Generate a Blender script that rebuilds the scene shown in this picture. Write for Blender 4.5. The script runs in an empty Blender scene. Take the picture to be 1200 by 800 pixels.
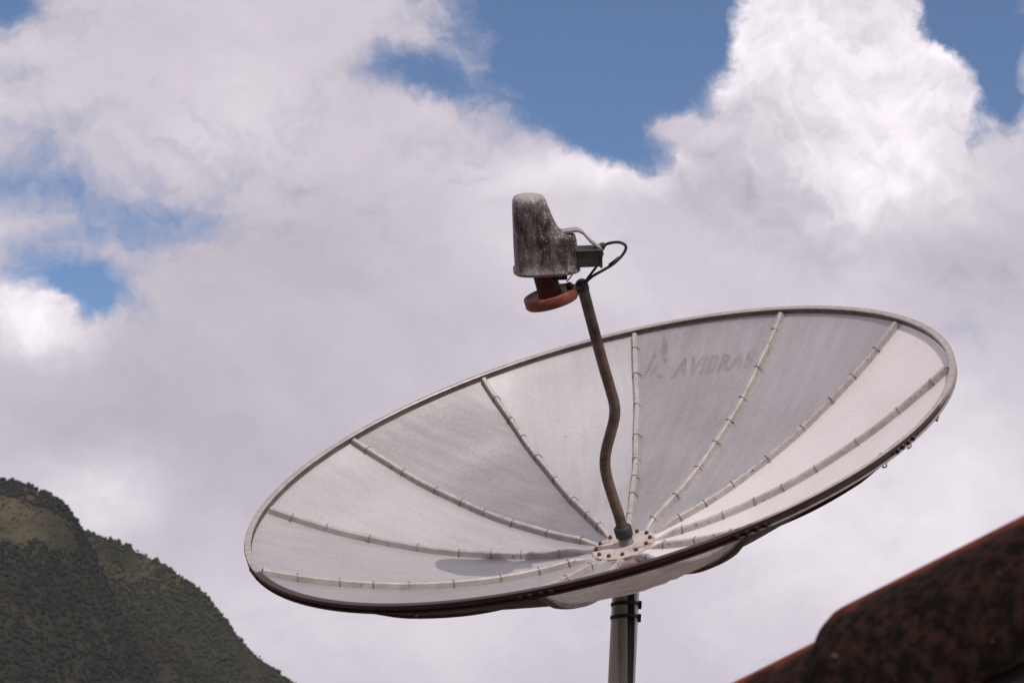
import bpy, bmesh, math, random
import numpy as np
from mathutils import Vector, Matrix

random.seed(7)
rng = np.random.default_rng(7)
S = bpy.context.scene
COL = S.collection

# ---------------------------------------------------------------- camera
PITCH, ROLL = math.radians(16), math.radians(3)
FPX = 2322.13                                  # focal length in units of 1/1200 of the frame width
EYE = np.array([0.0, 0.0, 1.6])
ct, st = math.cos(PITCH), math.sin(PITCH)
C0 = np.array([[1, 0, 0], [0, -st, -ct], [0, ct, -st]])      # camera axes -> world
cr, sr = math.cos(ROLL), math.sin(ROLL)
CW = C0 @ np.array([[cr, -sr, 0], [sr, cr, 0], [0, 0, 1]])
cam_d = bpy.data.cameras.new('camera')
cam = bpy.data.objects.new('camera', cam_d)
COL.objects.link(cam)
m4 = np.eye(4); m4[:3, :3] = CW; m4[:3, 3] = EYE
cam.matrix_world = Matrix(m4.tolist())
cam_d.sensor_width = 22.3
cam_d.lens = 22.3 * FPX / 1200
cam_d.clip_start = 0.05
cam_d.clip_end = 30000
cam_d.dof.use_dof = True
cam_d.dof.focus_distance = 6.5
cam_d.dof.aperture_fstop = 6.3
S.camera = cam


def W(u, v, depth):
    """world point on the ray through photo pixel (u, v) at this depth along the view axis"""
    return EYE + CW @ (np.array([(u - 600) / FPX, -(v - 400) / FPX, -1.0]) * depth)


# ---------------------------------------------------------------- dish frame (solved from the rim, ribs and hub)
RD = 1.2                                        # dish radius in metres
DM = np.array([[0.9617653357, 0.0150131575, -0.2734630581],
               [0.2597329962, 0.2667084999, 0.9281192524],
               [0.0868689225, -0.9636603038, 0.2526115776]])
DT = np.array([0.22207560, -0.26309083, -5.46927258])
DD = 0.32665752                                 # depth of the bowl / radius
Z0 = -0.0107                                    # the sheets start a little below the top of the rim
TH0 = math.pi + 0.3592575
DW = CW @ DM                                    # dish axes -> world
DC = EYE + CW @ (DT * RD)                       # rim centre in world


def dish(P):
    """dish coordinates (rim radius = 1) -> world"""
    return DC + (np.asarray(P, float) * RD) @ DW.T


# ---------------------------------------------------------------- sun, sky
sun_dish = np.array([0.46, -0.105, 0.885]); sun_dish /= np.linalg.norm(sun_dish)
SUN = DW @ sun_dish
SUN_EL = math.asin(SUN[2]); SUN_AZ = math.atan2(SUN[0], SUN[1])
sl = bpy.data.lights.new('sun', 'SUN')
sl.energy = 3.15
sl.angle = math.radians(0.53)
sl.color = (1.0, 0.95, 0.88)
so = bpy.data.objects.new('sun', sl)
COL.objects.link(so)
so.rotation_euler = Vector(SUN).to_track_quat('Z', 'Y').to_euler()
so.location = (3, -8, 14)

S.view_settings.view_transform = 'Standard'
S.view_settings.look = 'None'
S.view_settings.exposure = -0.16
S.view_settings.gamma = 1.0
S.view_settings.use_curve_mapping = False
S.cycles.max_bounces = 6
S.cycles.diffuse_bounces = 3
S.cycles.glossy_bounces = 3
S.cycles.caustics_reflective = False
S.cycles.caustics_refractive = False
S.cycles.transparent_max_bounces = 16

world = bpy.data.worlds.new('World')
S.world = world
world.use_nodes = True


class NT:
    """small helper to write node trees as expressions"""
    def __init__(self, tree):
        self.t = tree
        tree.nodes.clear()

    def n(self, kind, **kw):
        nd = self.t.nodes.new(kind)
        for k, v in kw.items():
            setattr(nd, k, v)
        return nd

    def put(self, sock, v):
        if isinstance(v, bpy.types.NodeSocket):
            self.t.links.new(v, sock)
        elif v is not None:
            if isinstance(v, (tuple, list)) and len(v) == 3 and sock.type == 'RGBA':
                v = (*v, 1)
            sock.default_value = v

    def m(self, op, a, b=None, c=None, clamp=False):
        nd = self.n('ShaderNodeMath', operation=op, use_clamp=clamp)
        for i, v in enumerate((a, b, c)):
            self.put(nd.inputs[i], v)
        return nd.outputs[0]

    def add(self, a, b): return self.m('ADD', a, b)
    def sub(self, a, b): return self.m('SUBTRACT', a, b)
    def mul(self, a, b): return self.m('MULTIPLY', a, b)

    def v(self, op, a, b=None, out=0):
        nd = self.n('ShaderNodeVectorMath', operation=op)
        self.put(nd.inputs[0], a)
        if op == 'SCALE':
            self.put(nd.inputs['Scale'], b)
        elif b is not None:
            self.put(nd.inputs[1], b)
        return nd.outputs[out]

    def dot(self, a, b): return self.v('DOT_PRODUCT', a, b, 1)

    def noise(self, vec, scale, detail=4, rough=0.55, dist=0.0, lac=2.0, col=False, dim='3D'):
        nd = self.n('ShaderNodeTexNoise', noise_dimensions=dim)
        self.put(nd.inputs['Vector'], vec)
        nd.inputs['Scale'].default_value = scale
        nd.inputs['Detail'].default_value = detail
        nd.inputs['Roughness'].default_value = rough
        nd.inputs['Lacunarity'].default_value = lac
        nd.inputs['Distortion'].default_value = dist
        return nd.outputs['Color' if col else 'Fac']

    def voro(self, vec, scale, detail=0.0, rough=0.5, feature='F1', smooth=0.5, dim='3D'):
        nd = self.n('ShaderNodeTexVoronoi', feature=feature, voronoi_dimensions=dim)
        nd.normalize = True
        self.put(nd.inputs['Vector'], vec)
        nd.inputs['Scale'].default_value = scale
        nd.inputs['Detail'].default_value = detail
        nd.inputs['Roughness'].default_value = rough
        if feature == 'SMOOTH_F1':
            nd.inputs['Smoothness'].default_value = smooth
        return nd.outputs['Distance']

    def ramp(self, x, a, b, lo=0.0, hi=1.0, mode='SMOOTHSTEP'):
        nd = self.n('ShaderNodeMapRange', interpolation_type=mode)
        for i, q in enumerate((x, a, b, lo, hi)):
            self.put(nd.inputs[i], q)
        return nd.outputs[0]

    def mix(self, f, a, b):
        nd = self.n('ShaderNodeMix', data_type='RGBA')
        self.put(nd.inputs[0], f); self.put(nd.inputs[6], a); self.put(nd.inputs[7], b)
        return nd.outputs[2]

    def mixf(self, f, a, b):
        nd = self.n('ShaderNodeMix', data_type='FLOAT')
        self.put(nd.inputs[0], f); self.put(nd.inputs[2], a); self.put(nd.inputs[3], b)
        return nd.outputs[0]

    def mapping(self, vec, loc=(0, 0, 0), rot=(0, 0, 0), sc=(1, 1, 1)):
        nd = self.n('ShaderNodeMapping', vector_type='POINT')
        self.put(nd.inputs[0], vec)
        nd.inputs[1].default_value = loc; nd.inputs[2].default_value = rot; nd.inputs[3].default_value = sc
        return nd.outputs[0]

    def comb(self, x, y, z=0.0):
        nd = self.n('ShaderNodeCombineXYZ')
        self.put(nd.inputs[0], x); self.put(nd.inputs[1], y); self.put(nd.inputs[2], z)
        return nd.outputs[0]

    def sep(self, vec):
        nd = self.n('ShaderNodeSeparateXYZ')
        self.put(nd.inputs[0], vec)
        return nd.outputs


def build_world():
    g = NT(world.node_tree)
    out = g.n('ShaderNodeOutputWorld')
    bg = g.n('ShaderNodeBackground')
    bg.inputs['Strength'].default_value = 0.112
    g.t.links.new(bg.outputs[0], out.inputs[0])
    sky = g.n('ShaderNodeTexSky', sky_type='NISHITA')
    sky.sun_disc = False
    sky.sun_elevation = SUN_EL
    sky.sun_rotation = SUN_AZ
    sky.altitude = 1200
    sky.air_density = 1.0
    sky.dust_density = 0.4
    sky.ozone_density = 1.6
    d = g.n('ShaderNodeTexCoord').outputs['Generated']
    # cloud layer coordinates: the directions of the sky unrolled on a plane facing the mountain side
    R_, U_, F_ = (tuple(CW[:, 0]), tuple(CW[:, 1]), tuple(-CW[:, 2]))
    fz = g.m('MAXIMUM', g.dot(d, F_), 0.12)
    k = FPX / 100
    x = g.add(g.mul(g.m('DIVIDE', g.dot(d, R_), fz), k), 6.0)
    y = g.sub(4.0, g.mul(g.m('DIVIDE', g.dot(d, U_), fz), k))
    p = g.comb(x, y, 0.0)
    # domain warp at two scales
    w1 = g.v('SCALE', g.v('SUBTRACT', g.noise(p, 0.55, 3, 0.5, col=True, dim='2D'), (0.5, 0.5, 0.5)), 0.9)
    w2 = g.v('SCALE', g.v('SUBTRACT', g.noise(p, 2.0, 7, 0.66, col=True, dim='2D'), (0.5, 0.5, 0.5)), 0.55)
    pw = g.v('ADD', g.v('ADD', p, w1), w2)
    pl = g.v('ADD', p, g.v('SCALE', g.v('ADD', w1, w2), 0.6))

    def blobs(vec, items):
        acc = None
        for (cx, cy, rx, ry, rot, wgt) in items:
            q = g.v('SUBTRACT', vec, (cx / 100, cy / 100, 0))
            q = g.mapping(q, rot=(0, 0, math.radians(rot)))
            q = g.v('MULTIPLY', q, (100 / rx, 100 / ry, 0.0))
            r = g.v('LENGTH', q, out=1)
            e = g.ramp(r, 0.0, 1.6, wgt, 0.0)
            acc = e if acc is None else g.add(acc, e)
        return acc
    # openings in the cloud (negative) and solid clouds (positive)
    lay = blobs(pl, SKY_LAYOUT)
    sharp = blobs(pl, SKY_SHARP)
    sharp = g.m('MINIMUM', g.m('MAXIMUM', sharp, 0.0), 1.0)
    bright = blobs(pl, SKY_BRIGHT)
    nz = g.noise(pw, 0.9, 10, 0.62, dim='2D')
    bil = g.sub(1.0, g.voro(pw, 1.9, 4.0, 0.58, 'SMOOTH_F1', 0.5, dim='2D'))
    LD = (0.05, -0.22, 0.0)                     # towards the sun in these coordinates
    pw_l = g.v('ADD', pw, LD)
    nz_l = g.noise(pw_l, 0.9, 7, 0.58, dim='2D')
    bil_l = g.sub(1.0, g.voro(pw_l, 1.9, 2.0, 0.55, 'SMOOTH_F1', 0.5, dim='2D'))
    wisp = g.noise(g.mapping(pw, rot=(0, 0, math.radians(-28)), sc=(0.8, 1.5, 1)), 1.3, 8, 0.64, dim='2D')
    D = g.add(g.add(lay, 0.62), g.add(g.mul(g.sub(nz, 0.5), g.mixf(sharp, 1.5, 2.0)), g.mul(g.mul(g.sub(bil, 0.62), 1.3), g.mixf(sharp, 0.12, 1.0))))
    D = g.add(D, g.mul(g.sub(wisp, 0.5), g.mixf(sharp, 1.5, 0.3)))
    cover = g.ramp(D, g.mixf(sharp, -0.62, -0.05), g.mixf(sharp, 0.92, 0.55))
    thin = g.ramp(D, 0.3, 1.6)                  # thick cloud is greyer and smoother than its thin edges
    sh = g.add(g.mul(g.sub(nz, nz_l), g.mixf(sharp, 0.26, 1.5)), g.mul(g.sub(bil, bil_l), g.mixf(sharp, 0.03, 0.95)))
    sh = g.mul(sh, g.mixf(thin, 1.1, 0.6))
    big = g.noise(p, 0.42, 4, 0.5, dim='2D')
    lum = g.add(g.add(g.mul(g.sub(big, 0.5), 0.35), bright), sh)
    lum = g.add(lum, g.mul(g.sub(wisp, 0.5), 0.22))
    lum = g.add(lum, g.mul(g.mul(g.sub(0.6, thin), 0.16), sharp))
    c1 = g.mix(g.ramp(lum, -0.55, 0.05, mode='LINEAR'), CL_DARK, CL_MID)
    c2 = g.mix(g.ramp(lum, 0.05, 0.62, mode='LINEAR'), c1, CL_LIGHT)
    cl = g.v('SCALE', c2, 10.0)
    skyc = g.v('MULTIPLY', sky.outputs[0], SKY_TINT)
    col = g.mix(cover, skyc, cl)
    g.t.links.new(col, bg.inputs['Color'])


# photo-plane layout of the sky: x, y, half width, half height, tilt, weight
SKY_LAYOUT = [
    (690, 15, 165, 75, 0, -2.4), (790, 70, 85, 75, 20, -1.7), (735, 178, 62, 36, 0, -1.45), (480, 86, 60, 26, -8, -1.3), (615, 88, 115, 46, 0, -1.15), (720, 130, 90, 46, 0, -0.95), (655, 145, 75, 34, 0, -0.8),
    (1140, 10, 85, 70, 35, -2.2), (1170, 100, 42, 75, 10, -1.9), (1140, 165, 24, 34, 0, -1.2), (1205, 200, 60, 60, 0, 1.2),
    (50, 300, 150, 80, 15, -0.8), (105, 352, 80, 36, -20, -1.15), (35, 215, 80, 36, 0, -0.7), (190, 255, 90, 40, 0, -0.75), (265, 165, 80, 36, 0, -0.6), (60, 255, 60, 22, 0, 0.35), (0, 5, 40, 36, 0, -1.3),
    (35, 375, 56, 36, 0, 1.7), (782, 150, 34, 20, 0, 1.3), (600, 172, 40, 20, 0, 0.3), (705, 8, 40, 14, 0, 0.8),
    (980, 90, 140, 160, 0, 1.2), (1090, 150, 80, 90, 0, 0.9), (690, 235, 120, 40, 0, 0.8),
    (300, 60, 240, 100, 0, 0.5), (600, 400, 700, 200, 0, 0.7), (600, 680, 800, 250, 0, 0.9),
]
SKY_SHARP = [(985, 110, 190, 210, 0, 1.25), (720, 208, 62, 24, 0, 0.9), (800, 195, 40, 30, 0, 0.6), (40, 370, 90, 55, 0, 1.0), (520, 30, 60, 50, 0, 0.3), (665, 140, 120, 62, 0, -1.0), (110, 580, 80, 60, 0, 0.3)]
SKY_BRIGHT = [
    (960, 70, 170, 130, 0, 0.50), (1080, 110, 90, 90, 0, 0.25), (1060, 220, 120, 70, 0, 0.42), (690, 205, 120, 28, 0, 0.40), (38, 368, 70, 46, 0, 0.7), (120, 585, 90, 60, 20, 0.42),
    (200, 90, 300, 130, 0, 0.0), (350, 330, 260, 120, 0, -0.24), (560, 350, 170, 110, 0, -0.08), (330, 560, 220, 120, 0, -0.24), (150, 470, 240, 80, 0, -0.18), (40, 520, 120, 60, 0, -0.1),
    (870, 190, 90, 70, 0, -0.16), (1040, 610, 280, 160, 0, 0.34), (850, 560, 120, 70, 0, 0.06), (420, 690, 260, 110, 0, 0.20), (650, 290, 170, 80, 0, 0.16), (1150, 300, 110, 90, 0, -0.22), (900, 320, 150, 50, 0, -0.06), (280, 100, 100, 70, 0, 0.12),
]
CL_DARK = (0.42, 0.385, 0.44)
CL_MID = (0.655, 0.595, 0.665)
CL_LIGHT = (1.04, 0.97, 1.02)
SKY_TINT = (0.97, 1.04, 1.14)
build_world()


# ---------------------------------------------------------------- object helpers
def link(o, parent=None, **props):
    COL.objects.link(o)
    if parent is not None:
        o.parent = parent
    for k, v in props.items():
        o[k] = v
    return o


class MB:
    """collects vertices and faces in world coordinates"""
    def __init__(self):
        self.v, self.f, self.uv, self.sm = [], [], {}, []

    def add(self, verts, faces, smooth=True, uvs=None):
        o = len(self.v)
        self.v.extend([tuple(map(float, q)) for q in verts])
        for i, fc in enumerate(faces):
            self.f.append(tuple(j + o for j in fc)); self.sm.append(smooth)
        if uvs is not None:
            for i, q in enumerate(uvs):
                self.uv[o + i] = q

    def grid(self, P, smooth=True, closed_u=False, closed_v=False, uvs=None):
        P = np.asarray(P); n, m = P.shape[:2]
        F = []
        for i in range(n if closed_u else n - 1):
            for j in range(m if closed_v else m - 1):
                a = i * m + j; b = i * m + (j + 1) % m
                c = ((i + 1) % n) * m + (j + 1) % m; d_ = ((i + 1) % n) * m + j
                F.append((a, b, c, d_))
        self.add(P.reshape(-1, 3), F, smooth, None if uvs is None else np.asarray(uvs).reshape(-1, 2))

    def box(self, c, ax, hs, bev=0.0):
        """box with centre c, axes ax (rows) and half sizes hs, chamfered by bev"""
        c = np.asarray(c, float); ax = np.asarray(ax, float); hs = np.asarray(hs, float)
        bm = bmesh.new()
        bmesh.ops.create_cube(bm, size=2)
        for q in bm.verts:
            q.co = Vector([q.co[i] * hs[i] for i in range(3)])
        if bev > 0:
            bmesh.ops.bevel(bm, geom=bm.edges[:], offset=bev, segments=2, affect='EDGES', profile=0.6)
        bm.verts.index_update()
        V = [c + np.array(q.co) @ ax for q in bm.verts]
        F = [tuple(q.index for q in fc.verts) for fc in bm.faces]
        bm.free()
        self.add(V, F, False)

    def tube(self, pts, r, seg=12, caps=True, smooth=True, sub=0):
        pts = np.asarray(pts, float)
        rr = np.full(len(pts), float(r)) if np.isscalar(r) else np.asarray(r, float)
        if sub:
            pts, rr = spline(pts, sub), np.interp(np.linspace(0, 1, (len(pts) - 1) * sub + 1), np.linspace(0, 1, len(pts)), rr)
        t = np.gradient(pts, axis=0); t /= np.linalg.norm(t, axis=1)[:, None]
        up = np.array([0.123, 0.917, 0.38])
        n0 = np.cross(t[0], up); n0 /= np.linalg.norm(n0)
        rings = []
        for i in range(len(pts)):
            n0 = n0 - t[i] * np.dot(n0, t[i]); n0 /= np.linalg.norm(n0)
            b = np.cross(t[i], n0)
            a = np.linspace(0, 2 * np.pi, seg, endpoint=False)
            rings.append(pts[i] + rr[i] * (np.cos(a)[:, None] * n0 + np.sin(a)[:, None] * b))
        self.grid(np.array(rings), smooth, closed_v=True)
        if caps:
            self.add(rings[0], [tuple(range(seg))[::-1]], False)
            self.add(rings[-1], [tuple(range(seg))], False)

    def lathe(self, c, axis, prof, seg=40, smooth=True):
        """prof: (radius, height) pairs along axis from c"""
        axis = np.asarray(axis, float) / np.linalg.norm(axis)
        n0 = np.cross(axis, [0.3, 0.8, 0.5]); n0 /= np.linalg.norm(n0); b = np.cross(axis, n0)
        a = np.linspace(0, 2 * np.pi, seg, endpoint=False)
        P = [[np.asarray(c) + h * axis + r * (math.cos(q) * n0 + math.sin(q) * b) for q in a] for r, h in prof]
        self.grid(np.array(P), smooth, closed_v=True)

    def build(self, name, mat, parent=None, org=None, **props):
        """org: world origin of the parent thing"""
        org = np.zeros(3) if org is None else np.asarray(org)
        me = bpy.data.meshes.new(name)
        me.from_pydata([tuple(np.array(q) - org) for q in self.v], [], self.f)
        me.polygons.foreach_set('use_smooth', self.sm)
        if self.uv:
            lay = me.uv_layers.new(name='UVMap')
            lv = np.zeros(len(me.loops), int); me.loops.foreach_get('vertex_index', lv)
            arr = np.array([self.uv.get(i, (0, 0)) for i in range(len(self.v))], float)
            lay.data.foreach_set('uv', arr[lv].ravel())
        me.materials.append(mat)
        me.update()
        bm = bmesh.new(); bm.from_mesh(me)
        bmesh.ops.remove_doubles(bm, verts=bm.verts, dist=1e-6) if not self.uv else None
        bmesh.ops.recalc_face_normals(bm, faces=bm.faces)
        bm.to_mesh(me); bm.free()
        o = bpy.data.objects.new(name, me)
        return link(o, parent, **props)


def spline(P, sub):
    P = np.asarray(P, float); n = len(P)
    Q = np.vstack([2 * P[0] - P[1], P, 2 * P[-1] - P[-2]])
    out = []
    for i in range(n - 1):
        a, b, c, d_ = Q[i], Q[i + 1], Q[i + 2], Q[i + 3]
        for k in range(sub):
            t = k / sub
            out.append(0.5 * (2 * b + (c - a) * t + (2 * a - 5 * b + 4 * c - d_) * t * t + (3 * b - a - 3 * c + d_) * t ** 3))
    out.append(P[-1])
    return np.array(out)


def hash2(ix, iy, s):
    h = (ix * 374761393 + iy * 668265263 + s * 974634777) & 0xffffffff
    h = ((h ^ (h >> 13)) * 1274126177) & 0xffffffff
    return ((h ^ (h >> 16)) & 0xffff) / 65535.0


def vnoise(x, y, s=0):
    x, y = np.asarray(x, float), np.asarray(y, float)
    ix, iy = np.floor(x).astype(np.int64), np.floor(y).astype(np.int64)
    fx, fy = x - ix, y - iy
    fx, fy = fx * fx * (3 - 2 * fx), fy * fy * (3 - 2 * fy)
    a, b, c, d_ = hash2(ix, iy, s), hash2(ix + 1, iy, s), hash2(ix, iy + 1, s), hash2(ix + 1, iy + 1, s)
    return (a * (1 - fx) + b * fx) * (1 - fy) + (c * (1 - fx) + d_ * fx) * fy


def fbm(x, y, s=0, oct=5, rough=0.5):
    o, a, t = 0, 1, 0
    for i in range(oct):
        o = o + a * vnoise(np.asarray(x) * 2 ** i, np.asarray(y) * 2 ** i, s + i * 17); t += a; a *= rough
    return o / t


# ---------------------------------------------------------------- materials
def material(name):
    m = bpy.data.materials.new(name)
    m.use_nodes = True
    g = NT(m.node_tree)
    out = g.n('ShaderNodeOutputMaterial')
    b = g.n('ShaderNodeBsdfPrincipled')
    g.t.links.new(b.outputs[0], out.inputs[0])
    return m, g, b, out


def bump(g, b, h, dist, strength=1.0):
    nd = g.n('ShaderNodeBump')
    nd.inputs['Strength'].default_value = strength
    nd.inputs['Distance'].default_value = dist
    g.put(nd.inputs['Height'], h)
    g.t.links.new(nd.outputs[0], b.inputs['Normal'])


def perforation(g, pitch, thr, src='UV'):
    """1 in the holes of a perforated sheet (staggered rows)"""
    uv = g.n('ShaderNodeTexCoord').outputs['UV']
    q = g.sep(g.mapping(uv, rot=(0, 0, math.radians(45)), sc=(2 * math.pi / pitch,) * 3))
    s = g.add(g.m('COSINE', q[0]), g.m('COSINE', q[1]))
    return g.ramp(s, thr - 0.12, thr + 0.12)


def mat_mesh(name, base=(0.71, 0.68, 0.685), dark=(0.22, 0.208, 0.21), metallic=0.5, rough=0.46, pitch=0.0062, hole=0.85, open_=0.36, trans=0.0):
    m, g, b, out = material(name)
    tc = g.n('ShaderNodeTexCoord')
    ob = tc.outputs['Object']
    uv = tc.outputs['UV']
    at = g.n('ShaderNodeAttribute', attribute_type='OBJECT', attribute_name='wear_and_shade').outputs['Fac']
    streak = g.noise(g.mapping(uv, sc=(3, 42, 1) if trans > 0 else (26, 3, 1)), 1.0, 5, 0.6)
    cloud = g.noise(ob, 2.6, 5, 0.6)
    spots = g.noise(ob, 62, 4, 0.7)
    f = g.add(g.add(g.mul(g.sub(streak, 0.5), 0.26), g.mul(g.sub(cloud, 0.5), 0.45)), g.add(g.mul(g.sub(spots, 0.5), 0.22), g.add(at, 0.18)))
    if trans > 0:                                   # dark crease lines put into the colour along the slack sheet
        f = g.add(g.mul(g.sub(streak, 0.47), 3.6), 0.2)
    f = g.ramp(f, 0.0, 1.0)
    col = g.mix(f, base, dark)
    fleck = g.ramp(g.noise(ob, 90, 2, 0.5), 0.70, 0.76)
    col = g.mix(g.mul(fleck, 0.5), col, (0.16, 0.09, 0.07))
    g.put(b.inputs['Base Color'], col)
    g.put(b.inputs['Metallic'], g.m('MAXIMUM', g.add(metallic, g.mul(at, 0.7)), 0.0) if metallic > 0.3 else metallic)
    g.put(b.inputs['Roughness'], g.add(g.mul(cloud, 0.2), rough - 0.1))
    h = perforation(g, pitch, hole)
    sh = b.outputs[0]
    if trans > 0:
        tr = g.n('ShaderNodeBsdfTranslucent'); tr.inputs[0].default_value = (0.85, 0.72, 0.70, 1)
        mx = g.n('ShaderNodeMixShader'); mx.inputs[0].default_value = trans
        g.t.links.new(sh, mx.inputs[1]); g.t.links.new(tr.outputs[0], mx.inputs[2]); sh = mx.outputs[0]
    tp = g.n('ShaderNodeBsdfTransparent')
    mx = g.n('ShaderNodeMixShader')
    g.put(mx.inputs[0], g.mul(h, open_))
    g.t.links.new(sh, mx.inputs[1]); g.t.links.new(tp.outputs[0], mx.inputs[2])
    g.t.links.new(mx.outputs[0], out.inputs[0])
    return m


def mat_worn(name, base, second, rust=(0.13, 0.045, 0.025), scale=9, amt=0.55, rust_at=0.66, metallic=0.0, rough=0.6, bumpd=0.0015, spec=0.4):
    m, g, b, out = material(name)
    ob = g.n('ShaderNodeTexCoord').outputs['Object']
    n1 = g.noise(ob, scale, 6, 0.62)
    n2 = g.noise(ob, scale * 3.7, 5, 0.65)
    n3 = g.noise(ob, scale * 0.6, 4, 0.6)
    col = g.mix(g.ramp(n1, 0.5 - amt * 0.35, 0.5 + amt * 0.35), base, second)
    rs = g.ramp(g.add(g.mul(n2, 0.6), g.mul(n3, 0.5)), rust_at - 0.06, rust_at + 0.07)
    col = g.mix(rs, col, rust)
    g.put(b.inputs['Base Color'], col)
    g.put(b.inputs['Metallic'], g.mul(g.sub(1.0, rs), metallic))
    g.put(b.inputs['Roughness'], g.add(rough - 0.12, g.mul(n2, 0.25)))
    b.inputs['Specular IOR Level'].default_value = spec
    bump(g, b, n2, bumpd)
    return m


def mat_rib(name='rib with folded sheet', cols=((0.56, 0.515, 0.505), (0.42, 0.375, 0.365))):
    """rib wrapped in the folded edges of the perforated sheets"""
    m, g, b, out = material(name)
    ob = g.n('ShaderNodeTexCoord').outputs['Object']
    n1 = g.noise(ob, 20, 6, 0.62); n2 = g.noise(ob, 70, 4, 0.6)
    col = g.mix(g.ramp(n1, 0.3, 0.7), *cols)
    col = g.mix(g.ramp(n2, 0.60, 0.70), col, (0.20, 0.13, 0.11))
    col = g.mix(g.mul(perforation(g, 0.0058, 0.45), 0.6), col, (0.10, 0.065, 0.058))
    g.put(b.inputs['Base Color'], col)
    b.inputs['Metallic'].default_value = 0.25
    b.inputs['Roughness'].default_value = 0.55
    bump(g, b, n2, 0.0015)
    return m


M = {}
M['mesh'] = mat_mesh('perforated aluminium')
M['screen'] = mat_mesh('slack replacement screen', base=(0.33, 0.245, 0.228), dark=(0.09, 0.055, 0.048), metallic=0.05, rough=0.7, hole=0.6, open_=0.8, trans=0.12)
M['back'] = mat_mesh('dark brown sheet back', base=(0.085, 0.040, 0.034), dark=(0.035, 0.018, 0.017), metallic=0.0, rough=0.75)  # darker and browner than the front of the sheet
M['rib'] = mat_rib()
M['sheen_mesh'] = mat_mesh('perforated aluminium with painted sheen', base=(0.86, 0.80, 0.79), dark=(0.45, 0.40, 0.39), metallic=0.28, rough=0.5)  # same sheet, the sun's sheen on these panels put into the colour
M['sheen_rib'] = mat_rib('rib with folded sheet and painted sheen', ((0.72, 0.655, 0.64), (0.55, 0.49, 0.475)))  # rib copy lightened likewise where the sheen falls
M['tie'] = mat_worn('tie wire', (0.32, 0.27, 0.255), (0.17, 0.135, 0.125), (0.10, 0.04, 0.03), 40, 0.7, 0.6, 0.5, 0.5)
M['hub'] = mat_worn('hub plate paint', (0.54, 0.47, 0.445), (0.38, 0.31, 0.285), (0.17, 0.075, 0.05), 16, 0.8, 0.63, 0.0, 0.6)
M['strap_metal'] = mat_worn('weathered strip', (0.36, 0.33, 0.32), (0.22, 0.19, 0.185), (0.10, 0.07, 0.06), 30, 0.8, 0.62, 0.1, 0.6)
M['bolt'] = mat_worn('rusty bolt', (0.12, 0.05, 0.035), (0.06, 0.03, 0.025), (0.16, 0.06, 0.03), 60, 0.7, 0.62, 0.3, 0.6)
M['steel'] = mat_worn('brown arm steel', (0.125, 0.095, 0.08), (0.040, 0.028, 0.024), (0.15, 0.062, 0.038), 20, 0.55, 0.61, 0.25, 0.5)
M['grey_steel'] = mat_worn('grey steel', (0.26, 0.25, 0.25), (0.17, 0.16, 0.16), (0.12, 0.06, 0.04), 18, 0.7, 0.70, 0.3, 0.5)
M['black'] = mat_worn('black rubber', (0.018, 0.016, 0.016), (0.03, 0.026, 0.025), (0.05, 0.03, 0.025), 30, 0.6, 0.72, 0.0, 0.55)
M['red'] = mat_worn('oxide red feed', (0.24, 0.055, 0.033), (0.13, 0.03, 0.022), (0.32, 0.11, 0.07), 22, 0.7, 0.66, 0.0, 0.6)
M['shaded_red'] = mat_worn('shaded oxide red tube', (0.105, 0.021, 0.016), (0.06, 0.014, 0.012), (0.15, 0.045, 0.03), 22, 0.7, 0.68, 0.0, 0.6)  # the feed's red, with the cover's shade put into the colour
M['pole'] = mat_worn('dark pole', (0.035, 0.033, 0.035), (0.022, 0.02, 0.022), (0.06, 0.035, 0.03), 14, 0.6, 0.70, 0.2, 0.5)
M['sleeve'] = mat_mesh('sleeve mesh', base=(0.60, 0.55, 0.52), dark=(0.40, 0.36, 0.34), metallic=0.2, rough=0.5, pitch=0.0068, hole=0.45, open_=0.9)


def mat_rim(name, away, rust_lo, rust_hi, clean=((0.46, 0.40, 0.38), (0.33, 0.285, 0.27))):
    """galvanised strip that has rusted on the side of the dish that lies lowest (direction away, dish axes)"""
    m, g, b, out = material(name)
    ob = g.n('ShaderNodeTexCoord').outputs['Object']
    wv = DW @ np.array([away[0], away[1], 0.0])
    lo = g.ramp(g.dot(g.v('SUBTRACT', ob, tuple(DC - MAST_BASE)), tuple(wv)), rust_lo, rust_hi)
    n1 = g.noise(ob, 6, 6, 0.65); n2 = g.noise(ob, 30, 4, 0.6)
    rs = g.ramp(g.add(g.mul(n1, 0.55), g.add(g.mul(n2, 0.25), g.mul(lo, 0.5))), 0.60, 0.78)
    col = g.mix(g.ramp(n2, 0.3, 0.7), *clean)
    col = g.mix(rs, col, g.mix(n2, (0.062, 0.022, 0.020), (0.024, 0.012, 0.012)))
    g.put(b.inputs['Base Color'], col)
    g.put(b.inputs['Metallic'], g.mul(g.sub(1.0, rs), 0.3))
    b.inputs['Roughness'].default_value = 0.5
    bump(g, b, n2, 0.001)
    return m


def mat_web():
    return mat_worn('galvanised channel web', (0.26, 0.285, 0.33), (0.15, 0.16, 0.185), (0.09, 0.04, 0.03), 12, 0.7, 0.62, 0.5, 0.45)


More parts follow.
